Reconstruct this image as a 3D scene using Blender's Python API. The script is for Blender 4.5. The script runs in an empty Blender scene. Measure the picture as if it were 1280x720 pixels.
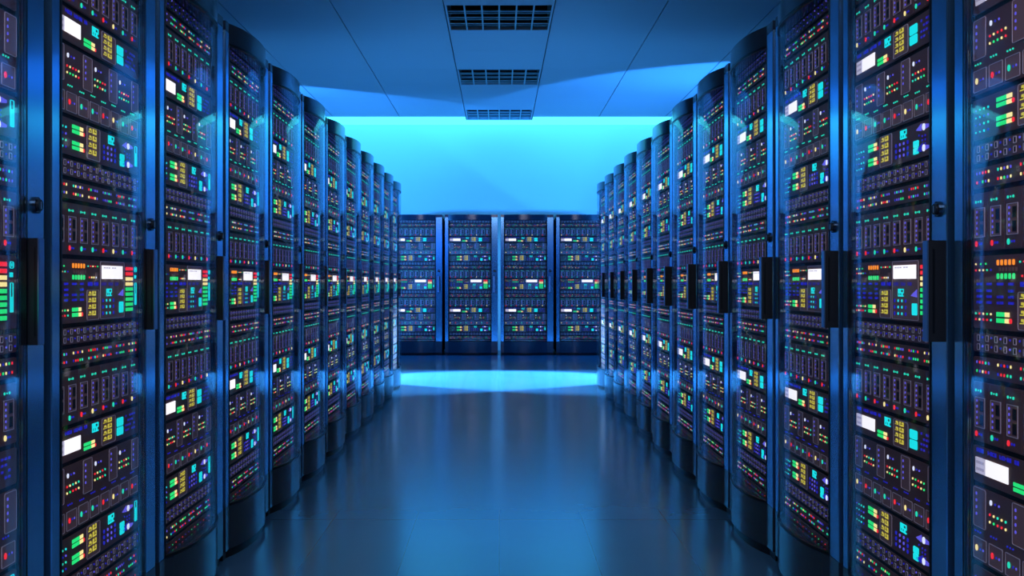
import bpy, math, random
from mathutils import Vector, Matrix
random.seed(7)
sc = bpy.context.scene
COL = sc.collection
PI = math.pi

# ------------------------------------------------------------------ materials
def node_mat(name):
    m = bpy.data.materials.new(name)
    m.use_nodes = True
    return m, m.node_tree.nodes, m.node_tree.links

def pbr(name, col, rough=0.5, metal=0.0, spec=0.5, noise=0.0, nscale=40.0, aniso=0.0):
    m, N, L = node_mat(name)
    b = N['Principled BSDF']
    b.inputs['Base Color'].default_value = (*col, 1)
    b.inputs['Roughness'].default_value = rough
    b.inputs['Metallic'].default_value = metal
    b.inputs['Specular IOR Level'].default_value = spec
    if aniso:
        b.inputs['Anisotropic'].default_value = aniso
    if noise:
        tc = N.new('ShaderNodeTexCoord'); nz = N.new('ShaderNodeTexNoise')
        nz.inputs['Scale'].default_value = nscale; nz.inputs['Detail'].default_value = 4
        mp = N.new('ShaderNodeMapRange')
        mp.inputs['To Min'].default_value = max(0.02, rough - noise); mp.inputs['To Max'].default_value = rough + noise
        L.new(tc.outputs['Object'], nz.inputs['Vector'])
        L.new(nz.outputs['Fac'], mp.inputs['Value'])
        L.new(mp.outputs['Result'], b.inputs['Roughness'])
    return m

def glow(name, col, s):
    m, N, L = node_mat(name)
    b = N['Principled BSDF']
    b.inputs['Base Color'].default_value = (col[0] * .2, col[1] * .2, col[2] * .2, 1)
    b.inputs['Emission Color'].default_value = (*col, 1)
    b.inputs['Emission Strength'].default_value = s
    m.cycles.emission_sampling = 'NONE'
    return m

M = {}
M['face'] = pbr('faceplate_paint', (.20, .075, .060), .55, noise=.05)
M['face2'] = pbr('faceplate_panel_paint', (.44, .19, .15), .5)
M['dark'] = pbr('black_steel', (.004, .005, .006), .6, spec=.12)
M['rail'] = pbr('black_rail', (.006, .007, .008), .6, spec=.15)
M['outline'] = pbr('pale_outline_print', (.95, .70, .68), .5)
M['port'] = pbr('socket_black', (.002, .002, .003), .6)
M['post'] = pbr('blue_satin_metal', (.22, .58, .92), .2, metal=.94, aniso=.8)
M['cap'] = pbr('dark_gloss_plastic', (.020, .032, .048), .16, spec=.6, noise=.03)
M['trimb'] = pbr('black_gloss_trim', (.004, .006, .008), .35, spec=.25)
M['handle'] = pbr('black_handle', (.010, .012, .015), .5, spec=.3)
M['handle_face'] = pbr('handle_blue_face', (.16, .36, .65), .3, metal=.9)
M['lock'] = pbr('gunmetal_lock', (.03, .035, .045), .25, metal=.6)
M['foot'] = pbr('steel_foot', (.4, .42, .45), .3, metal=.9)
M['red'] = glow('led_red', (1.0, .025, .04), 1.0)
M['green'] = glow('led_green', (.02, .80, .20), 1.0)
M['teal'] = glow('led_teal', (.02, .78, .50), 1.0)
M['yellow'] = glow('led_yellow', (1.0, .82, .32), 1.1)
M['gold'] = glow('tag_gold', (.62, .52, .06), .95)
M['orange'] = glow('led_orange', (1.0, .28, .02), 1.1)
M['cyan'] = glow('led_cyan', (.01, .80, .84), 1.0)
M['blue'] = glow('led_blue', (.014, .014, .46), 1.0)
M['deepblue'] = glow('led_deep_blue', (.02, .015, .42), 1.0)
M['violet'] = glow('led_violet', (.12, .10, .75), 1.0)
M['white'] = glow('screen_white', (1.0, .97, 1.0), 1.15)
M['grey'] = glow('screen_grey', (.50, .47, .62), 1.0)
M['greytext'] = glow('screen_text', (.28, .26, .38), 1.0)
M['whiteled'] = glow('led_white', (.75, .8, 1.0), 1.1)

def glass_mat():
    m, N, L = node_mat('curved_door_glass')
    N.remove(N['Principled BSDF'])
    out = N['Material Output']
    g = N.new('ShaderNodeNewGeometry')
    dot = N.new('ShaderNodeVectorMath'); dot.operation = 'DOT_PRODUCT'
    ab = N.new('ShaderNodeMath'); ab.operation = 'ABSOLUTE'
    om = N.new('ShaderNodeMath'); om.operation = 'SUBTRACT'; om.inputs[0].default_value = 1; om.use_clamp = True
    pw = N.new('ShaderNodeMath'); pw.operation = 'POWER'; pw.inputs[1].default_value = 5
    ma = N.new('ShaderNodeMath'); ma.operation = 'MULTIPLY_ADD'; ma.inputs[1].default_value = .36; ma.inputs[2].default_value = .026
    L.new(g.outputs['Incoming'], dot.inputs[0]); L.new(g.outputs['Normal'], dot.inputs[1])
    L.new(dot.outputs['Value'], ab.inputs[0]); L.new(ab.outputs[0], om.inputs[1])
    L.new(om.outputs[0], pw.inputs[0]); L.new(pw.outputs[0], ma.inputs[0])
    tr = N.new('ShaderNodeBsdfTransparent'); tr.inputs['Color'].default_value = (.97, .975, .985, 1)
    gl = N.new('ShaderNodeBsdfGlossy'); gl.inputs['Roughness'].default_value = .03
    gl.inputs['Color'].default_value = (.9, .95, 1, 1)
    mx = N.new('ShaderNodeMixShader')
    L.new(ma.outputs[0], mx.inputs['Fac']); L.new(tr.outputs[0], mx.inputs[1]); L.new(gl.outputs[0], mx.inputs[2])
    L.new(mx.outputs[0], out.inputs['Surface'])
    return m
M['glass'] = glass_mat()

def floor_mat():
    m, N, L = node_mat('polished_floor_tiles')
    b = N['Principled BSDF']
    tc = N.new('ShaderNodeTexCoord')
    sep = N.new('ShaderNodeSeparateXYZ'); L.new(tc.outputs['Object'], sep.inputs[0])
    def seam(sock, period, off, width):
        a = N.new('ShaderNodeMath'); a.operation = 'ADD'; a.inputs[1].default_value = 100 * period - off
        p = N.new('ShaderNodeMath'); p.operation = 'PINGPONG'; p.inputs[1].default_value = period / 2
        c = N.new('ShaderNodeMath'); c.operation = 'LESS_THAN'; c.inputs[1].default_value = width
        L.new(sock, a.inputs[0]); L.new(a.outputs[0], p.inputs[0]); L.new(p.outputs[0], c.inputs[0])
        return c.outputs[0]
    s1 = seam(sep.outputs['X'], .365, 0, .0022)
    s2 = seam(sep.outputs['Y'], 1.46, 4.84, .004)
    mx = N.new('ShaderNodeMath'); mx.operation = 'MAXIMUM'
    L.new(s1, mx.inputs[0]); L.new(s2, mx.inputs[1])
    nz = N.new('ShaderNodeTexNoise'); nz.inputs['Scale'].default_value = 2.2; nz.inputs['Detail'].default_value = 5
    L.new(tc.outputs['Object'], nz.inputs['Vector'])
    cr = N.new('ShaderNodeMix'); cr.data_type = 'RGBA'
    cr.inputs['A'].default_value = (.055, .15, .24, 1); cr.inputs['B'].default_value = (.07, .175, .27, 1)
    L.new(nz.outputs['Fac'], cr.inputs['Factor'])
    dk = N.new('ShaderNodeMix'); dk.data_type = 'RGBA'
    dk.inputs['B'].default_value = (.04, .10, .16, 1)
    L.new(cr.outputs['Result'], dk.inputs['A']); L.new(mx.outputs[0], dk.inputs['Factor'])
    L.new(dk.outputs['Result'], b.inputs['Base Color'])
    mp = N.new('ShaderNodeMapRange'); mp.inputs['To Min'].default_value = .17; mp.inputs['To Max'].default_value = .21
    L.new(nz.outputs['Fac'], mp.inputs['Value']); L.new(mp.outputs['Result'], b.inputs['Roughness'])
    b.inputs['Specular IOR Level'].default_value = .6
    return m
M['floor'] = floor_mat()
M['ceil'] = pbr('ceiling_tile_grey', (.46, .47, .48), .6, noise=.05, nscale=20)
M['ceilgap'] = pbr('ceiling_void', (.03, .04, .05), .8)
M['sidewall'] = pbr('side_wall_dark_grey', (.12, .13, .14), .7)
M['wall'] = pbr('wall_plaster_white', (.80, .82, .84), .7, noise=.05, nscale=30)
M['vent'] = pbr('vent_grey_metal', (.30, .42, .42), .45, metal=.2)
M['duct'] = pbr('duct_interior', (.028, .018, .012), .85)
M['strip'] = glow('lit_ceiling_glow', (.075, .80, 1.0), 2.1)  # emission stands in for light falling on the ceiling by the back wall
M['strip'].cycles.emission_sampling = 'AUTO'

# ------------------------------------------------------------------ mesh builder
class MB:
    def __init__(s):
        s.v = []; s.f = []; s.m = []; s.s = []
    def quad(s, pts, m, smooth=False):
        i = len(s.v); s.v += pts; s.f.append(tuple(range(i, i + len(pts)))); s.m.append(m); s.s.append(smooth)
    def box(s, x0, x1, y0, y1, z0, z1, m, bev=0.0):
        if bev > 0:   # vertical and horizontal chamfer on the -y face
            b = bev
            i = len(s.v)
            s.v += [(x0, y1, z0), (x1, y1, z0), (x1, y1, z1), (x0, y1, z1),
                    (x0, y0 + b, z0), (x1, y0 + b, z0), (x1, y0 + b, z1), (x0, y0 + b, z1),
                    (x0 + b, y0, z0 + b), (x1 - b, y0, z0 + b), (x1 - b, y0, z1 - b), (x0 + b, y0, z1 - b)]
            F = [(0, 3, 2, 1), (0, 1, 5, 4), (1, 2, 6, 5), (2, 3, 7, 6), (3, 0, 4, 7),
                 (4, 5, 9, 8), (5, 6, 10, 9), (6, 7, 11, 10), (7, 4, 8, 11), (8, 9, 10, 11)]
        else:
            i = len(s.v)
            s.v += [(x0, y0, z0), (x1, y0, z0), (x1, y1, z0), (x0, y1, z0), (x0, y0, z1), (x1, y0, z1), (x1, y1, z1), (x0, y1, z1)]
            F = [(0, 3, 2, 1), (4, 5, 6, 7), (0, 1, 5, 4), (1, 2, 6, 5), (2, 3, 7, 6), (3, 0, 4, 7)]
        for f in F:
            s.f.append(tuple(i + k for k in f)); s.m.append(m); s.s.append(False)
    def prism_xz(s, pts, y0, y1, m, back=False):
        n = len(pts); i = len(s.v)
        s.v += [(x, y0, z) for x, z in pts] + [(x, y1, z) for x, z in pts]
        s.f.append(tuple(i + k for k in range(n))); s.m.append(m); s.s.append(False)
        if back:
            s.f.append(tuple(i + n + k for k in reversed(range(n)))); s.m.append(m); s.s.append(False)
        for k in range(n):
            j = (k + 1) % n
            s.f.append((i + k, i + n + k, i + n + j, i + j)); s.m.append(m); s.s.append(False)
    def disc(s, cx, cz, rx, m, y0, y1=0.0, n=8, rz=None):
        rz = rz or rx
        s.prism_xz([(cx + rx * math.cos(2 * PI * (k + .5) / n), cz + rz * math.sin(2 * PI * (k + .5) / n)) for k in range(n)], y0, y1, m)
    def rr_pts(s, x0, x1, z0, z1, r, seg=3):
        pts = []
        for cx, cz, a in ((x1 - r, z0 + r, -PI / 2), (x1 - r, z1 - r, 0), (x0 + r, z1 - r, PI / 2), (x0 + r, z0 + r, PI)):
            for k in range(seg + 1):
                t = a + PI / 2 * k / seg
                pts.append((cx + r * math.cos(t), cz + r * math.sin(t)))
        return pts
    def rrect(s, x0, x1, z0, z1, r, m, y0, y1=0.0):
        s.prism_xz(s.rr_pts(x0, x1, z0, z1, r), y0, y1, m)
    def ring(s, x0, x1, z0, z1, r, t, m, y0, y1=0.0):
        o = s.rr_pts(x0, x1, z0, z1, r); q = s.rr_pts(x0 + t, x1 - t, z0 + t, z1 - t, max(r - t, .0006))
        n = len(o); i = len(s.v)
        s.v += [(x, y0, z) for x, z in o] + [(x, y0, z) for x, z in q] + [(x, y1, z) for x, z in o] + [(x, y1, z) for x, z in q]
        for k in range(n):
            j = (k + 1) % n
            for f in ((k, j, n + j, n + k), (k, 2 * n + k, 2 * n + j, j), (n + k, n + j, 3 * n + j, 3 * n + k)):
                s.f.append(tuple(i + a for a in f)); s.m.append(m); s.s.append(False)
    def plan(s, pts, z0, z1, m, smooth_from=-1, smooth_to=-1):
        """closed plan outline (x, y) extruded in z; the run of edges smooth_from..smooth_to shares vertices and shades smooth"""
        n = len(pts); i = len(s.v)
        s.v += [(x, y, z0) for x, y in pts]; s.f.append(tuple(i + k for k in reversed(range(n)))); s.m.append(m); s.s.append(False)
        i = len(s.v)
        s.v += [(x, y, z1) for x, y in pts]; s.f.append(tuple(i + k for k in range(n))); s.m.append(m); s.s.append(False)
        i = len(s.v)
        run = list(range(smooth_from, smooth_to + 1)) if smooth_from >= 0 else []
        for k in run:
            s.v += [(*pts[k], z0), (*pts[k], z1)]
        for q in range(len(run) - 1):
            a = i + 2 * q
            s.f.append((a, a + 2, a + 3, a + 1)); s.m.append(m); s.s.append(True)
        for k in range(n):
            j = (k + 1) % n
            if smooth_from <= k < smooth_to:
                continue
            s.quad([(*pts[k], z0), (*pts[j], z0), (*pts[j], z1), (*pts[k], z1)], m)
    def add(s, o, dx=0, dz=0):
        i = len(s.v)
        s.v += [(x + dx, y, z + dz) for x, y, z in o.v]
        s.f += [tuple(i + k for k in f) for f in o.f]; s.m += o.m; s.s += o.s
        return s
    def mesh(s, name):
        me = bpy.data.meshes.new(name)
        me.from_pydata(s.v, [], s.f)
        names = []
        for k in s.m:
            if k not in names: names.append(k)
        for k in names: me.materials.append(M[k])
        idx = {k: j for j, k in enumerate(names)}
        me.polygons.foreach_set('material_index', [idx[k] for k in s.m])
        me.polygons.foreach_set('use_smooth', s.s)
        me.update()
        return me

def link(name, data, parent=None, loc=(0, 0, 0), rz=0.0):
    o = bpy.data.objects.new(name, data); COL.objects.link(o)
    o.parent = parent; o.location = loc; o.rotation_euler = (0, 0, rz)
    return o
def tag(o, label, cat, group=None, kind=None):
    o['label'] = label; o['category'] = cat
    if group: o['group'] = group
    if kind: o['kind'] = kind
    return o

# ------------------------------------------------------------------ the rack-mounted units (front plane y = 0, viewer's left = x 0)
UW = .608
YF = -.003          # faceplate front
YL = -.005          # lights stand a little proud of it
LED = ['red', 'green', 'yellow', 'violet', 'red', 'teal', 'violet', 'blue']

def chassis(h):
    b = MB()
    b.box(0, UW, 0, .55, 0, h, 'dark')
    b.rrect(.001, UW - .001, .005, h - .006, .006, 'face', YF)
    return b

def led(b, x, z, m, r=.0042, rz=None):
    r *= .8; rz = rz and rz * .85
    b.disc(x, z, r, m, YL, YF, 8, rz)

def small_text(b, x, z, w, h, m, n=4, rnd=None):
    """a word in block capitals: n short strokes"""
    r = rnd or random.Random(int(x * 1000 + z * 77))
    cw = w / n
    for k in range(n):
        x0 = x + k * cw; x1 = x0 + cw * .72; t = h * .24
        b.box(x0, x0 + cw * .2, YL + .001, YF, z, z + h, m)
        for q, zz in enumerate((z, z + h / 2 - t / 2, z + h - t)):
            if r.random() < .75: b.box(x0, x1, YL + .001, YF, zz, zz + t, m)
        if r.random() < .6: b.box(x1 - cw * .2, x1, YL + .001, YF, z, z + h, m)

SEG = {'1': 'bc', '9': 'abcdfg', '5': 'acdfg', '2': 'abdeg'}
def digits(b, x, z, w, h, txt, m):
    cw = w / len(txt); t = cw * .24
    for k, ch in enumerate(txt):
        x0 = x + k * cw; x1 = x0 + cw * .8; zm = z + h / 2
        S = {'a': (x0, x1, z + h - t, z + h), 'd': (x0, x1, z, z + t), 'g': (x0, x1, zm - t / 2, zm + t / 2),
             'f': (x0, x0 + t, zm, z + h), 'e': (x0, x0 + t, z, zm), 'b': (x1 - t, x1, zm, z + h), 'c': (x1 - t, x1, z, zm)}
        for q in SEG[ch]:
            a = S[q]; b.box(a[0], a[1], YL, YF, a[2], a[3], m)

def gold_tags(x0, x1, z0, z1):
    b = MB()
    b.rrect(x0, x1, z0, z1, .006, 'face2', YF - .001, YF)
    b.ring(x0, x1, z0, z1, .006, .0014, 'outline', YF - .0018, YF)
    w = x1 - x0; h = z1 - z0; ph = h / 4.6
    for r in range(4):
        zc = z0 + h * .12 + ph * (r + .5)
        a = x0 + w * .10
        b.prism_xz([(a, zc - ph * .3), (a + w * .24, zc - ph * .3), (a + w * .24, zc + ph * .05), (a + w * .2, zc + ph * .3), (a + w * .08, zc + ph * .3), (a + w * .08, zc)], YL, YF, 'gold')
        b.box(a + w * .05, a + w * .18, YL - .0005, YL, zc - ph * .16, zc - ph * .04, 'port')
        a = x0 + w * .43
        b.box(a, a + w * .28, YL, YF, zc - ph * .36, zc + ph * .36, 'gold')
        b.box(a + w * .07, a + w * .21, YL - .0005, YL, zc - ph * .07, zc + ph * .05, 'port')
        b.box(a + w * .12, a + w * .16, YL - .0005, YL, zc + ph * .1, zc + ph * .36, 'port')
    return b

def bars(x0, x1, z0, z1):
    """green to yellow double level bar with a red lamp at its end"""
    b = MB(); n = 9; w = (x1 - x0) / n; hm = (z1 - z0) / 2
    for r in range(2):
        for k in range(n):
            c = 'green' if k < 6 else 'yellow'
            b.box(x0 + k * w, x0 + k * w + w * .80, YL, YF, z0 + r * hm + hm * .12, z0 + r * hm + hm * .84, c)
    b.disc(x1 + hm * .35, z0 + hm * .5, hm * .42, 'red', YL, YF, 8)
    return b

def plate_part(x0, x1, z0, z1, r=.005):
    b = MB()
    b.rrect(x0, x1, z0, z1, r, 'face2', YF - .001, YF)
    b.ring(x0, x1, z0, z1, r, .0014, 'outline', YF - .0018, YF)
    return b

def unit_port(h, var):
    P = [('chassis', chassis(h), [])]
    n = 14
    for row in range(2):
        b = MB(); zc = h * (.31 + .38 * row)
        for k in range(n):
            x = UW * (.045 + .0695 * k)
            b.ring(x - .0065, x + .0065, zc - h * .14, zc + h * .14, .002, .0018, 'outline', YF - .0015, YF)
            b.box(x - .0045, x + .0045, YF - .0006, YF, zc - h * .11, zc + h * .11, 'dark')
            led(b, x + .021, zc + .002, 'blue' if (k + row + var) % 3 else 'violet', .0030)
        P.append(('socket_row', b, []))
    return P

def unit_led(h, var):
    P = [('chassis', chassis(h), [])]
    r = random.Random(31 + var)
    for row in range(2):
        b = MB(); zc = h * (.32 + .36 * row)
        b.box(.012, UW - .008, YF - .0006, YF, zc - .006, zc + .006, 'face')
        for g in range(6):
            for k in range(5):
                x = UW * (.035 + .166 * g + .0235 * k)
                if x > UW - .01: continue
                c = r.choice(LED)
                led(b, x, zc, c, .0036 if c not in ('blue', 'violet') else .0030, .0040)
        P.append(('light_strip', b, []))
    return P

def unit_blade(h, var):
    P = [('chassis', chassis(h), [])]
    r = random.Random(3 + var)
    sets = [['yellow', 'red', 'teal', 'teal', 'red', 'yellow', 'teal', 'red'],
            ['red', 'red', 'teal', 'teal', 'red', 'yellow', 'teal', 'red'],
            ['red', 'teal', 'red', 'yellow', 'red', 'teal', 'red', 'yellow']][var % 3]
    for k in range(8):
        x = UW * (.008 + .124 * k); w = UW * .116
        b = MB()
        b.rrect(x, x + w, .007, h - .008, .002, 'face', YF - .0012, YF)
        y = YF - .0012
        zt = h * .82
        for q in range(3):
            b.disc(x + w * (.18 + .17 * q), zt, .0032 if q != 1 else .0020, 'teal', y - .0015, y)
        za, zb = h * .25, h * .72
        b.rrect(x + w * .12, x + w * .80, za, zb, .002, 'face2', y - .0006, y)
        b.ring(x + w * .12, x + w * .80, za, zb, .0015, .0014, 'outline', y - .0014, y)
        for q in range(5):
            b.disc(x + w * .26, za + (zb - za) * (.13 + .185 * q), .0032, 'violet', y - .0015, y)
        b.disc(x + w * .42, h * .15, .0028, 'blue', y - .0015, y); b.disc(x + w * .57, h * .15, .0028, 'blue', y - .0015, y)
        s = []
        for q in range(2):
            p = MB(); z0 = za + (zb - za) * (.10 + .45 * q); z1 = z0 + (zb - za) * .33
            p.box(x + w * .48, x + w * .72, y - .0012, y, z0, z1, 'port')
            p.ring(x + w * .46, x + w * .74, z0 - .0012, z1 + .0012, .001, .0009, 'face', y - .0016, y)
            s.append(('slot', p))
        p = MB(); p.disc(x + w * .22, h * .15, .0050, sets[k], y - .002, y, 10, .0062)
        s.append(('status_light', p))
        P.append(('blade_module', b, s))
    return P

def screen(x0, x1, z0, z1, grey=.0):
    b = MB()
    xs = x0 + (x1 - x0) * grey
    if grey:
        b.box(x0, xs, YL, YF, z0, z1, 'grey')
        for q in range(2):
            zc = z0 + (z1 - z0) * (.28 + .42 * q)
            for k in range(4):
                xa = x0 + (xs - x0) * (.1 + .2 * k)
                b.box(xa, xa + (xs - x0) * .15, YL - .0005, YL, zc - .003, zc + .003, 'greytext')
    else:
        w = x1 - x0
        for k in range(5):
            xa = x0 + w * (.08 + .11 * k) + (w * .06 if k > 2 else 0)
            b.box(xa, xa + w * .08, YL - .0005, YL, z1 - (z1 - z0) * .22, z1 - (z1 - z0) * .12, 'grey')
    b.box(xs, x1, YL, YF, z0, z1, 'white')
    return b

def unit_a(h, var):
    U = lambda u: u * UW
    c = chassis(h)
    for x, w, n in ((.03, .06, 3), (.12, .07, 4), (.21, .09, 5), (.32, .035, 2)):
        small_text(c, U(x), h * .79, U(w), h * .10, 'blue', n)
    for k in range(5):
        for q in range(4):
            if (k * 3 + q * 5 + 2) % 4: c.box(U(.82 + .028 * k), U(.82 + .028 * k) + .010, YL + .001, YF, h * (.26 + .15 * q), h * (.26 + .15 * q) + .0055, 'deepblue')
    P = [('chassis', c, [])]
    P.append(('white_screen', screen(U(.025), U(.275), h * .27, h * .66, .32), []))
    P.append(('level_bar', bars(U(.315), U(.435), h * .16, h * .40), []))
    b = MB(); digits(b, U(.395), h * .60, U(.085), h * .26, '1952', 'cyan'); P.append(('digital_readout', b, []))
    P.append(('label_panel', gold_tags(U(.515), U(.685), h * .10, h * .90), []))
    b = MB()
    b.rrect(U(.705), U(.785), h * .22, h * .47, .004, 'cyan', YL, YF); b.rrect(U(.705), U(.785), h * .50, h * .76, .004, 'cyan', YL, YF)
    P.append(('cyan_key', b, []))
    return P

def unit_drive(h, var):
    U = lambda u: u * UW
    c = chassis(h)
    r = random.Random(11 + var)
    for g, x0 in enumerate((.145, .445, .745)):
        led(c, U(x0), h * .83, 'whiteled', .0058, .0068); led(c, U(x0 + .033), h * .83, 'blue', .0032); led(c, U(x0 + .062), h * .83, 'violet', .0032)
        for q in range(2):
            for k in range(5):
                led(c, U(x0 - .008 + .03 * k), h * (.68 - .09 * q), r.choice(['red', 'green', 'yellow', 'red', 'yellow', 'teal']), .0035)
    for k in range(8):
        for q in range(3):
            led(c, U(.022 + .124 * k + .02 * q), h * (.40 + .02 * (k % 2)), ('teal' if var == 0 else 'blue'), .0026)
    P = [('chassis', c, [])]
    for x0, x1 in ((.006, .105), (.305, .405), (.605, .705), (.90, .994)):
        b = plate_part(U(x0), U(x1), h * .46, h * .955, .005)
        for q in range(4):
            b.disc(U(x0) + (U(x1) - U(x0)) * .25, h * (.62 + .085 * q), .0036, 'violet', YF - .002, YF)
        P.append(('drive_cover', b, []))
    cols = [['yellow', 'red', 'teal', 'teal', 'red', 'yellow', 'teal', 'red'], ['yellow', 'red', 'teal', 'teal', 'red', 'yellow', 'teal', 'red']][var % 2]
    for k in range(8):
        x = U(.006 + .1245 * k)
        b = plate_part(x, x + U(.105), h * .06, h * .33, .003)
        b.disc(x + U(.058), h * .195, .0028, 'blue', YF - .002, YF); b.disc(x + U(.080), h * .195, .0028, 'violet', YF - .002, YF)
        p = MB(); p.disc(x + U(.028), h * .195, .0056, cols[k], YF - .0025, YF, 10, .0068)
        P.append(('square_module', b, [('status_light', p)]))
    return P

def keypad(x0, z1, dx, dz, m1, m2):
    b = MB()
    for q in range(3):
        for k in range(4):
            c = m1 if k in (1, 2) else m2
            b.disc(x0 + dx * k, z1 - dz * q, .0040 if c == m1 else .0052, c, YL, YF, 8)
    return b

def unit_b(h, var):
    U = lambda u: u * UW
    c = chassis(h)
    for q in range(4):
        for k in range(4):
            led(c, U(.025 + .033 * k), h * (.22 + .16 * q), ('teal', 'blue', 'teal', 'violet', 'cyan')[(k * 2 + q) % 5], .0034 if k > 1 else .0022)
    led(c, U(.805), h * .60, 'blue', .003)
    for q in range(3):
        for k in range(2):
            led(c, U(.84 + .03 * k), h * (.36 + .1 * q), 'deepblue', .0035)
    P = [('chassis', c, [])]
    P.append(('level_bar', bars(U(.19), U(.305), h * .60, h * .84), []))
    P.append(('level_bar', bars(U(.19), U(.305), h * .20, h * .44), []))
    P.append(('label_panel', gold_tags(U(.345), U(.495), h * .09, h * .93), []))
    b = MB(); digits(b, U(.585), h * .66, U(.085), h * .23, '1952', 'cyan'); P.append(('digital_readout', b, []))
    P.append(('keypad', keypad(U(.545), h * .54, U(.045), h * .15, 'violet', 'blue'), []))
    b = MB()
    b.rrect(U(.745), U(.80), h * .16, h * .32, .004, 'cyan', YL, YF); b.rrect(U(.745), U(.80), h * .33, h * .50, .004, 'cyan', YL, YF)
    P.append(('cyan_key', b, []))
    for z in (.78, .26):
        b = MB(); b.disc(U(.855), h * z, .0085, 'whiteled', YL, YF, 12)
        b.prism_xz([(U(.875), h * z - .006), (U(.915), h * z - .003), (U(.915), h * z + .003), (U(.875), h * z + .006)], YL, YF, 'violet')
        b.prism_xz([(U(.775), h * z - .003), (U(.83), h * z - .008), (U(.83), h * z + .010)], YL, YF, 'violet' if z > .5 else 'blue')
        P.append(('white_lamp', b, []))
    b = MB(); b.ring(U(.945), U(.975), h * .28, h * .86, .003, .0014, 'cyan', YL, YF); b.box(U(.950), U(.970), YL, YF, h * .29, h * .66, 'cyan')
    P.append(('cyan_gauge', b, []))
    return P

def unit_main(h, var):
    U = lambda u: u * UW
    c = chassis(h)
    for k, m in enumerate(['yellow', 'green', 'green']): led(c, U(.025 + .04 * k), h * .86, m, .0028)
    for k, m in enumerate(['red', 'yellow', 'yellow', 'teal', 'blue']): led(c, U(.025 + .03 * k), h * .78, m, .0028)
    for k, m in enumerate(['teal', 'red', 'yellow', 'green', 'yellow']): led(c, U(.025 + .03 * k), h * .22, m, .0032)
    for k, m in enumerate(['red', 'yellow', 'red', 'red', 'teal']): led(c, U(.025 + .03 * k), h * .145, m, .0032)
    for k in range(5):
        c.rrect(U(.192 + .029 * k), U(.192 + .029 * k) + .008, h * .835, h * .905, .003, 'orange', YL, YF)
        c.rrect(U(.192 + .029 * k), U(.192 + .029 * k) + .009, h * .665, h * .735, .003, 'green', YL, YF)
    for k, m in enumerate(['teal', 'red', 'yellow', 'red', 'green']): led(c, U(.36 + .027 * k), h * .87, m, .0026)
    for k, m in enumerate(['red', 'yellow', 'yellow', 'whiteled']): led(c, U(.375 + .025 * k), h * .70, m, .0030)
    c.box(U(.445), U(.475), YF - .001, YF, h * .655, h * .78, 'face2')
    for k in range(6):
        c.box(U(.205 + .024 * k), U(.205 + .024 * k) + .008, YF - .001, YF, h * .76, h * .81, 'face2')
    for q, z in enumerate((.585, .50, .425, .35)):
        for x, w, n in ((.03, .055, 3), (.11, .05, 3), (.19, .06, 4), (.275, .05, 3)):
            if (q, n) != (1, 4): small_text(c, U(x), h * z, U(w) * .85, h * .034, 'blue', n)
    for x, w, n in ((.36, .055, 4), (.43, .05, 4)): small_text(c, U(x), h * .57, U(w), h * .06, 'blue', n)
    P = [('chassis', c, [])]
    P.append(('level_bar', bars(U(.19), U(.285), h * .11, h * .265), []))
    P.append(('label_panel', gold_tags(U(.345), U(.485), h * .05, h * .51), []))
    d = plate_part(U(.50), U(.80), h * .05, h * .955, .005)
    for x, w, n in ((.515, .06, 4), (.60, .06, 4), (.68, .05, 2)): small_text(d, U(x), h * .575, U(w), h * .05, 'blue', n)
    d.prism_xz([(U(.715), h * .42), (U(.785), h * .40), (U(.785), h * .52)], YL, YF, 'violet')
    s = [('white_screen', screen(U(.515), U(.775), h * .68, h * .89))]
    b = MB(); digits(b, U(.56), h * .405, U(.08), h * .12, '1952', 'cyan'); s.append(('digital_readout', b))
    s.append(('keypad', keypad(U(.53), h * .34, U(.043), h * .10, 'cyan', 'blue')))
    b = MB(); b.rrect(U(.73), U(.787), h * .13, h * .31, .004, 'cyan', YL, YF); s.append(('cyan_key', b))
    P.append(('display_panel', d, s))
    b = MB()
    for k in range(9):
        z = h * (.145 + .085 * k); m = 'green' if k < 5 else ('yellow' if k < 7 else 'red')
        b.box(U(.822), U(.868), YL, YF, z, z + h * .056, m); b.box(U(.870), U(.916), YL, YF, z, z + h * .056, m)
    P.append(('level_meter', b, []))
    b = MB()
    b.ring(U(.945), U(.968), h * .24, h * .62, .002, .0014, 'cyan', YL, YF); b.box(U(.949), U(.964), YL, YF, h * .25, h * .44, 'cyan')
    b.ring(U(.942), U(.972), h * .80, h * .89, .005, .0014, 'cyan', YL, YF); b.box(U(.955), U(.959), YL, YF, h * .825, h * .87, 'cyan')
    small_text(b, U(.942), h * .69, U(.03), h * .06, 'cyan', 2)
    P.append(('cyan_gauge', b, []))
    return P

def unit_filler(h, var):
    P = [('chassis', chassis(h), [])]
    b = MB(); r = random.Random(5)
    b.box(.012, UW - .008, YF - .0006, YF, h * .45 - .005, h * .45 + .005, 'face')
    for k in range(16):
        led(b, UW * (.05 + .06 * k), h * .45, r.choice(['deepblue', 'red', 'deepblue', 'green']), .0022)
    P.append(('light_strip', b, []))
    return P

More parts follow.
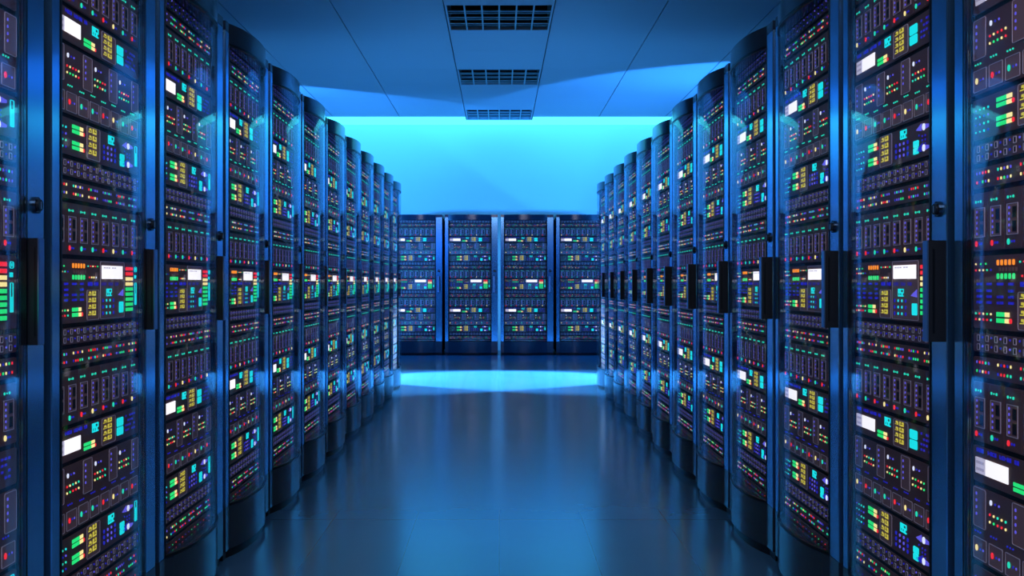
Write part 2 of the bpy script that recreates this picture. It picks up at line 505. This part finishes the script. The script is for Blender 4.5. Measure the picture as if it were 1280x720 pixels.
# z of the units, bottom first: kind, base, height, variant, where it sits
STACK = [('filler', .190, .037, 0, 'lowest'), ('led', .227, .054, 2, 'bottom'), ('port', .281, .051, 1, 'bottom'), ('b', .332, .099, 0, 'lower'),
         ('drive', .431, .173, 1, 'lower'), ('a', .604, .088, 0, 'lower'), ('blade', .692, .140, 2, 'lower'), ('led', .832, .054, 1, 'below'),
         ('port', .886, .051, 0, 'below'), ('main', .937, .167, 0, ''), ('blade', 1.104, .136, 1, 'above'), ('led', 1.240, .054, 0, 'above'),
         ('port', 1.294, .051, 1, 'above'), ('b', 1.345, .099, 1, 'upper'), ('drive', 1.444, .175, 0, 'upper'), ('a', 1.619, .090, 1, 'upper'),
         ('blade', 1.709, .136, 0, 'topmost'), ('led', 1.845, .054, 3, 'top'), ('port', 1.899, .051, 0, 'top')]
BUILD = dict(filler=unit_filler, led=unit_led, port=unit_port, b=unit_b, drive=unit_drive, a=unit_a, blade=unit_blade, main=unit_main)
NAME = dict(filler='filler_panel', led='indicator_panel', port='patch_panel', b='monitor_unit', drive='drive_unit', a='screen_unit', blade='blade_enclosure', main='main_console')
CATS = dict(filler='panel', led='light panel', port='patch panel', b='server unit', drive='drive unit', a='server unit', blade='blade server', main='console')
GRP = dict(filler='thin panels at rack bottoms', led='rows of indicator lights in the racks', port='patch panels in the racks', b='units with two level bars', drive='drive units in the racks',
           a='units with a small white screen', blade='blade enclosures in the racks', main='main consoles with white screens')
TEXT = {('filler', 'lowest'): 'thin dark panel on the floor plate',
        ('led', 'bottom'): 'multicoloured light row second from bottom', ('led', 'below'): 'multicoloured light row below white-screen console',
        ('led', 'above'): 'multicoloured light row above white-screen console', ('led', 'top'): 'multicoloured light row near rack top',
        ('port', 'bottom'): 'socket patch panel nearest rack bottom', ('port', 'below'): 'socket patch panel just under white-screen console',
        ('port', 'above'): 'socket patch panel above white-screen console', ('port', 'top'): 'socket patch panel highest under cap',
        ('b', 'lower'): 'low unit with two green bars', ('b', 'upper'): 'high unit with two green bars',
        ('drive', 'lower'): 'low drive unit with square modules', ('drive', 'upper'): 'high drive unit with square modules',
        ('a', 'lower'): 'low slim unit with white screen', ('a', 'upper'): 'high slim unit with white screen',
        ('blade', 'lower'): 'lowest row of eight blades', ('blade', 'above'): 'middle row of eight blades', ('blade', 'topmost'): 'highest row of eight blades',
        ('main', ''): 'tall console with white screen and colour meter'}

TEMPL = {}
def template(kind, h, var, detail):
    key = (kind, round(h, 4), var, detail)
    if key in TEMPL: return TEMPL[key]
    P = BUILD[kind](h, var)
    if detail:
        t = [(n, mb.mesh(NAME[kind] + '_' + n), [(sn, sm.mesh(n + '_' + sn)) for sn, sm in subs]) for n, mb, subs in P]
    else:
        allm = MB()
        for n, mb, subs in P:
            allm.add(mb)
            for sn, sm in subs: allm.add(sm)
        t = allm.mesh(NAME[kind])
    TEMPL[key] = t
    return t

def place_unit(kind, z, h, var, where, mat, rz, rackname, detail):
    p = mat @ Vector((-.325, .0226, z))
    t = template(kind, h, var, detail)
    if detail:
        root = link(NAME[kind], None, None, p, rz); root.empty_display_size = .05
        for n, me, subs in t:
            o = link(n, me, root)
            for sn, sme in subs: link(sn, sme, o)
    else:
        root = link(NAME[kind], t, None, p, rz)
    tag(root, TEXT[(kind, where)] + ', ' + rackname, CATS[kind], GRP[kind])

# ------------------------------------------------------------------ the rack cabinet (front plane y = 0, centred on x)
GX0, GX1 = -.33, .288
HW = .379
H = 2.02
def bulge(t): return .047 * (1 - abs(2 * t - 1) ** 2.4)
NB = 24
BPTS = [(GX0 + (GX1 - GX0) * k / NB, -bulge(k / NB)) for k in range(NB + 1)]

def rack_parts(hs, hd):
    P = []
    b = MB()                                    # hollow carcass: sides, back, roof, floor plate
    b.box(-HW, -HW + .018, .02, 1.0, .04, 1.985, 'dark'); b.box(HW - .018, HW, .02, 1.0, .04, 1.985, 'dark')
    b.box(-HW + .018, HW - .018, .98, 1.0, .04, 1.985, 'dark')
    b.box(-HW + .018, HW - .018, .03, .98, 1.965, 1.985, 'dark'); b.box(-HW + .018, HW - .018, .03, .98, .165, .186, 'dark')
    P.append(('cabinet_body', b, []))
    b = MB(); b.box(-HW + .018, -.327, .021, .07, .19, 1.965, 'rail'); b.box(.285, HW - .018, .021, .07, .19, 1.965, 'rail')
    for k in range(24):
        b.box(.285, .287, .0205, .021, .25 + k * .07, .26 + k * .07, 'dark')
    P.append(('mounting_rail', b, []))
    b = MB()
    pts = [(-HW, 1.0), (-HW, 0)] + BPTS + [(HW, 0), (HW, 1.0)]
    b.plan(pts, 1.985, H, 'cap', 2, 2 + NB)
    b.plan([(GX0, .018)] + BPTS + [(GX1, .018)], 1.945, 1.985, 'cap', 1, 1 + NB)
    P.append(('top_cap', b, []))
    b = MB()
    b.plan([(-HW, .014), (-HW, 0)] + BPTS + [(HW, 0), (HW, .014)], .035, .198, 'cap', 2, 2 + NB)
    k = MB(); k.plan([(-HW + .004, .05), (-HW + .004, .012)] + [(x, y + .012) for x, y in BPTS] + [(HW - .004, .012), (HW - .004, .05)], 0, .035, 'trimb', 2, 2 + NB)
    P.append(('base_panel', b, [('kick_plate', k)]))
    b = MB(); b.box(-HW, GX0 - .001, 0, .02, .198, 1.985, 'post', .0025); P.append(('narrow_post', b, []))
    b = MB(); b.box(GX1 + .001, HW, 0, .02, .198, 1.985, 'post', .0025); P.append(('wide_post', b, []))
    z0, z1 = .198, 1.945                         # curved glass door, 4 mm thick
    b = MB()
    inn = [(x, y + .004) for x, y in BPTS]
    for run, flip in ((BPTS, False), (inn, True)):
        i = len(b.v)
        for x, y in run: b.v += [(x, y, z0 + .008), (x, y, z1 - .008)]
        for q in range(NB):
            a = i + 2 * q
            b.f.append((a, a + 1, a + 3, a + 2) if flip else (a, a + 2, a + 3, a + 1)); b.m.append('glass'); b.s.append(True)
    rim = MB()
    for za, zb in ((z0, z0 + .009), (z1 - .009, z1)):
        rim.plan([(GX0, .012)] + [(x, y - .002) for x, y in BPTS] + [(GX1, .012)] + [(x, y + .007) for x, y in reversed(BPTS[1:-1])], za, zb, 'trimb', 1, 1 + NB)
    for x in (GX0, GX1 - .007):
        rim.box(x, x + .007, -.002, .014, z0 + .009, z1 - .009, 'trimb')
    P.append(('glass_door', b, [('door_rim', rim)]))
    px = GX1 + .0455
    b = MB()
    b.disc(px, 1.211, .0185, 'lock', -.006, 0, 20); b.disc(px, 1.211, .0125, 'handle', -.012, -.006, 20)
    b.box(px - .0015, px + .0015, -.0128, -.012, 1.203, 1.219, 'foot')
    P.append(('lock', b, []))
    x0 = GX1 + .001 + hs
    b = MB()
    za, zb = .905, 1.137
    b.box(x0, x0 + .029, -hd + .003, 0, za, zb, 'handle')
    b.box(x0, x0 + .029, -hd, -hd + .003, za, zb, 'handle_face', .0015)
    b.box(x0 - .0008, x0, -hd * .72, -hd * .60, za + .02, zb - .02, 'trimb')
    b.box(x0 + .029, x0 + .0298, -hd * .72, -hd * .60, za + .02, zb - .02, 'trimb')
    P.append(('handle', b, []))
    for x in (-HW + .03, HW - .03):
        for y in (.10, .93):
            b = MB(); m = 16
            prof = [(0, .0), (.022, 0), (.018, .008), (.010, .010), (.010, .04), (0, .04)]
            for r, z in prof:
                b.v += [(x + max(r, .0004) * math.cos(2 * PI * q / m), y + max(r, .0004) * math.sin(2 * PI * q / m), z) for q in range(m)]
            for k in range(len(prof) - 1):
                for q in range(m):
                    j = (q + 1) % m
                    b.f.append((k * m + q, k * m + j, k * m + m + j, k * m + m + q)); b.m.append('foot'); b.s.append(False)
            P.append(('levelling_foot', b, []))
    return [(n, mb.mesh('rack_' + n), [(sn, sm.mesh('rack_' + sn)) for sn, sm in subs]) for n, mb, subs in P]

A = 1.0208                                      # aisle half width
F = 1378.0                                      # focal length in pixels of the 1280 wide frame
CAM_H = 1.04
PITCH = .8
Z0 = 1406.7 * .001773                           # depth of the first joint between racks
YB = 15.84                                      # front of the far row
RACK = {'left': rack_parts(.0, .026), 'right': rack_parts(.058, .043), 'back': rack_parts(.02, .026)}
ORD = ['first', 'second', 'third', 'fourth', 'fifth', 'sixth', 'seventh', 'eighth', 'ninth', 'tenth', 'eleventh', 'twelfth']

def place_rack(kind, loc, rz, phrase, group, label, detail):
    root = link('server_rack', None, None, loc, rz)
    for n, me, subs in RACK[kind]:
        o = link(n, me, root)
        for sn, sme in subs: link(sn, sme, o)
    tag(root, label, 'server rack', group)
    mat = Matrix.Translation(loc) @ Matrix.Rotation(rz, 4, 'Z')
    for kd, z, h, var, where in STACK:
        if kd == 'filler' and not detail: pass
        place_unit(kd, z, h, var, where, mat, rz, phrase, detail)

for i in range(12):
    y = Z0 - PITCH / 2 + PITCH * i
    for side, sx, rz in (('left', -1, PI / 2), ('right', 1, -PI / 2)):
        ph = f'{side} row {ORD[i]} rack from near end'
        lb = (f'nearest server rack of the {side} row, partly outside the frame' if i == 0 else
              f'{ORD[i]} glass-fronted server rack from the near end of the {side} row' if i < 11 else
              f'farthest server rack of the {side} row, before the back row')
        place_rack(side, Vector((sx * A, y, 0)), rz, ph, f'server racks along the {side} of the aisle', lb, i < 5)
for k, nm in enumerate(('leftmost', 'second from left', 'third from left', 'rightmost')):
    lb = f'{nm} dark server rack of the row across the back of the room' if k in (0, 3) else f'dark server rack {nm} in the row across the back'
    place_rack('back', Vector(((k - 1.5) * PITCH, YB, 0)), 0, f'back row rack {nm}', 'server racks across the back', lb, True)

# ------------------------------------------------------------------ room
RX, RY0, RY1, RH = 5.0, -2.0, 17.0, CAM_H + 2.45
def structure(name, mb, loc=(0, 0, 0)):
    o = link(name, mb.mesh(name), None, loc); o['kind'] = 'structure'; return o
b = MB(); b.box(-RX, RX, RY0, RY1, -.1, 0, 'floor'); structure('floor', b)
b = MB(); b.box(-RX - .1, RX + .1, RY1, RY1 + .1, -.1, RH + .4, 'wall'); structure('wall_back', b)
b = MB(); b.box(-RX - .1, -RX, RY0, RY1, -.1, RH + .4, 'sidewall'); structure('wall_left', b)
b = MB(); b.box(RX, RX + .1, RY0, RY1, -.1, RH + .4, 'sidewall'); structure('wall_right', b)

TP = .98
VY = [9.71, 9.71 + 3 * TP, 9.71 + 6 * TP]
b = MB()
xs = [-RX] + [(k + .5) * TP for k in range(-5, 5)] + [RX]
ys = [RY0] + [9.71 + TP * k for k in range(-11, 7)] + [9.71 + 7 * TP, RY1]
vents = {(5, j) for j in range(len(ys)) if any(abs(ys[j] - v) < .01 for v in VY)}
YS = 16.26                                      # the glowing stand-in for lit ceiling starts here
for i in range(len(xs) - 1):
    for j in range(len(ys) - 1):
        if (i, j) in vents: continue
        x0, x1, y0, y1 = xs[i] + .005, xs[i + 1] - .005, ys[j] + .0012, ys[j + 1] - .0012
        b.box(x0, x1, y0, y1, RH, RH + .02, 'ceil')
b.box(-RX, RX, RY0, RY1, RH + .34, RH + .38, 'ceilgap')
structure('ceiling', b)

for k, vy in enumerate(VY):
    root = link('ceiling_vent', None, None, (0, vy + TP / 2, RH))
    lab = ['nearest ceiling vent, largest dark grille at the top of the view', 'middle one of the three dark ceiling vents above the aisle', 'farthest ceiling vent, small grille beside the bright cyan strip'][k]
    tag(root, lab, 'vent', 'ceiling vents above the aisle')
    w, l = .466, .475
    wo, lo = TP / 2 - .006, TP / 2 - .002
    p = MB()
    p.box(-wo, -w, -lo, lo, -.002, .03, 'ceil'); p.box(w, wo, -lo, lo, -.002, .03, 'ceil')
    p.box(-w, w, -lo, -l, -.002, .03, 'ceil'); p.box(-w, w, l, lo, -.002, .03, 'ceil')
    link('vent_frame', p.mesh('vent_frame'), root)
    p = MB(); hgt = .26
    p.box(-w - .01, -w, -l, l, .03, hgt, 'vent'); p.box(w, w + .01, -l, l, .03, hgt, 'vent')
    p.box(-w, w, -l - .01, -l, .03, hgt, 'duct'); p.box(-w, w, l, l + .01, .03, hgt, 'duct')
    p.box(-w, w, -l, l, hgt, hgt + .01, 'duct')
    link('duct_box', p.mesh('vent_duct'), root)
    for q in range(3):
        yc = -l + 2 * l * (q + 1) / 4
        p = MB(); p.box(-w, w, yc - .010, yc + .010, .004, .012, 'vent'); p.box(-w, w, yc + .010, yc + .085, .012, .016, 'duct'); p.box(-w, w, yc + .085, yc + .097, .006, .014, 'vent')
        link('cross_slat', p.mesh('vent_slat'), root)
    for q in range(5):
        xc = -w + 2 * w * (q + 1) / 6
        p = MB(); p.box(xc - .007, xc + .007, -l, l, .0, .018, 'vent'); link('long_bar', p.mesh('vent_bar'), root)

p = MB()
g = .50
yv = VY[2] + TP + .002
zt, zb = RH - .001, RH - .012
p.box(-RX, -g, YS, RY1, zb, zt, 'strip'); p.box(g, RX, YS, RY1, zb, zt, 'strip'); p.box(-g, g, yv, RY1, zb, zt, 'strip')  # glowing panels added in place of a brightly lit ceiling band
tag(link('ceiling_light_strip', p.mesh('ceiling_light_strip')), 'long glowing cyan stand-in for lit ceiling along the back wall', 'lit ceiling band')

# ------------------------------------------------------------------ lights
CY = (.024, .25, 1.0)
def light(name, typ, loc, power, col=CY, d=None, **kw):
    L = bpy.data.lights.new(name, typ); L.energy = power; L.color = col
    for k, v in kw.items(): setattr(L, k, v)
    o = bpy.data.objects.new(name, L); COL.objects.link(o); o.location = loc
    if d is not None: o.rotation_euler = Vector(d).to_track_quat('-Z', 'Y').to_euler()
    return o
def cone(pos, pts):
    p = Vector(pos); v = [(Vector((a, c, RH)) - p).normalized() for a, c in pts]
    d = (v[0] - v[1]).cross(v[0] - v[2]).normalized()
    if d.dot((Vector((0, 17, 2.8)) - p).normalized()) < d.dot(v[0]): d = -d
    return d, 2 * math.acos(max(-1, min(1, d.dot(v[0]))))
KW = dict(spot_blend=.06, shadow_soft_size=.06)
for name, pos, pts, pw in (('uplight_right', (2.6, 13, 1.7), [(2.44, 12.2), (0, 14.3), (-1.05, 16.1)], 480),
                           ('uplight_left', (-3.2, 13, 1.7), [(-2.42, 13.7), (-.74, 14.8), (.85, 16.1)], 620)):
    d, ang = cone(pos, pts)
    light(name, 'SPOT', pos, pw, CY, d, spot_size=ang, **KW)
for s in (-1, 1):
    light('cross_aisle_downlight', 'SPOT', (s * 2.7, 12.5, 1.8), 6300, (.14, .50, 1.0), Vector((0, 11.9, 0)) - Vector((s * 2.7, 12.5, 1.8)),
          spot_size=math.radians(46), spot_blend=.45, shadow_soft_size=.05)
    light('wall_fill_spot', 'SPOT', (s * 3.4, 13.4, 1.78), 520, CY, Vector((s * .1, 17, 1.9)) - Vector((s * 3.4, 13.4, 1.78)),  # added unseen spots that even out the light on the back wall
          spot_size=math.radians(95), spot_blend=1, shadow_soft_size=.12)
for s in (-1, 1):
    light('rear_gap_fill', 'AREA', (s * .32, 16.86, 1.0), 5, (.05, .36, 1.0), (-s * .8, .6, 0), shape='RECTANGLE', size=.03, size_y=1.8)  # added unseen fill, brightens the wall seen between the back racks
light('aisle_fill', 'AREA', (0, 3.0, RH - .05), 12, (.10, .45, 1.0), (0, 0, -1), shape='RECTANGLE', size=1.6, size_y=6.0)  # added unseen overhead fill for the aisle
light('near_end_fill', 'AREA', (0, .3, RH - .06), 85, (.78, .78, 1.0), (0, .75, -1), shape='RECTANGLE', size=1.8, size_y=1.2)  # added unseen fill, gives the racks a more neutral light
light('aisle_up_fill', 'AREA', (0, 1.0, .25), 6, (.06, .34, 1.0), (0, .35, 1), shape='RECTANGLE', size=1.6, size_y=2.0)  # added unseen fill aimed up at the near ceiling

w = bpy.data.worlds.new('World'); sc.world = w; w.use_nodes = True
bg = w.node_tree.nodes['Background']; bg.inputs['Color'].default_value = (.07, .30, 1.0, 1); bg.inputs['Strength'].default_value = .02

# ------------------------------------------------------------------ camera and colour
cd = bpy.data.cameras.new('camera'); cam = bpy.data.objects.new('camera', cd); COL.objects.link(cam)
cam.location = (0, 0, CAM_H); cam.rotation_euler = (PI / 2, 0, 0)
cd.sensor_width = 36; cd.lens = F / 1280 * 36
cd.shift_x = 16 / 1280; cd.shift_y = -6.4 / 1280
cd.clip_start = .05; cd.clip_end = 100
sc.camera = cam
vs = sc.view_settings
sc.display_settings.display_device = 'sRGB'
vs.view_transform = 'Standard'; vs.look = 'None'; vs.gamma = 1; vs.use_curve_mapping = False; vs.exposure = 0
c = sc.cycles
c.use_denoising = True
try: c.denoiser = 'OPENIMAGEDENOISE'
except Exception: pass
c.max_bounces = 10; c.transparent_max_bounces = 24; c.glossy_bounces = 4; c.diffuse_bounces = 4
c.sample_clamp_indirect = 6
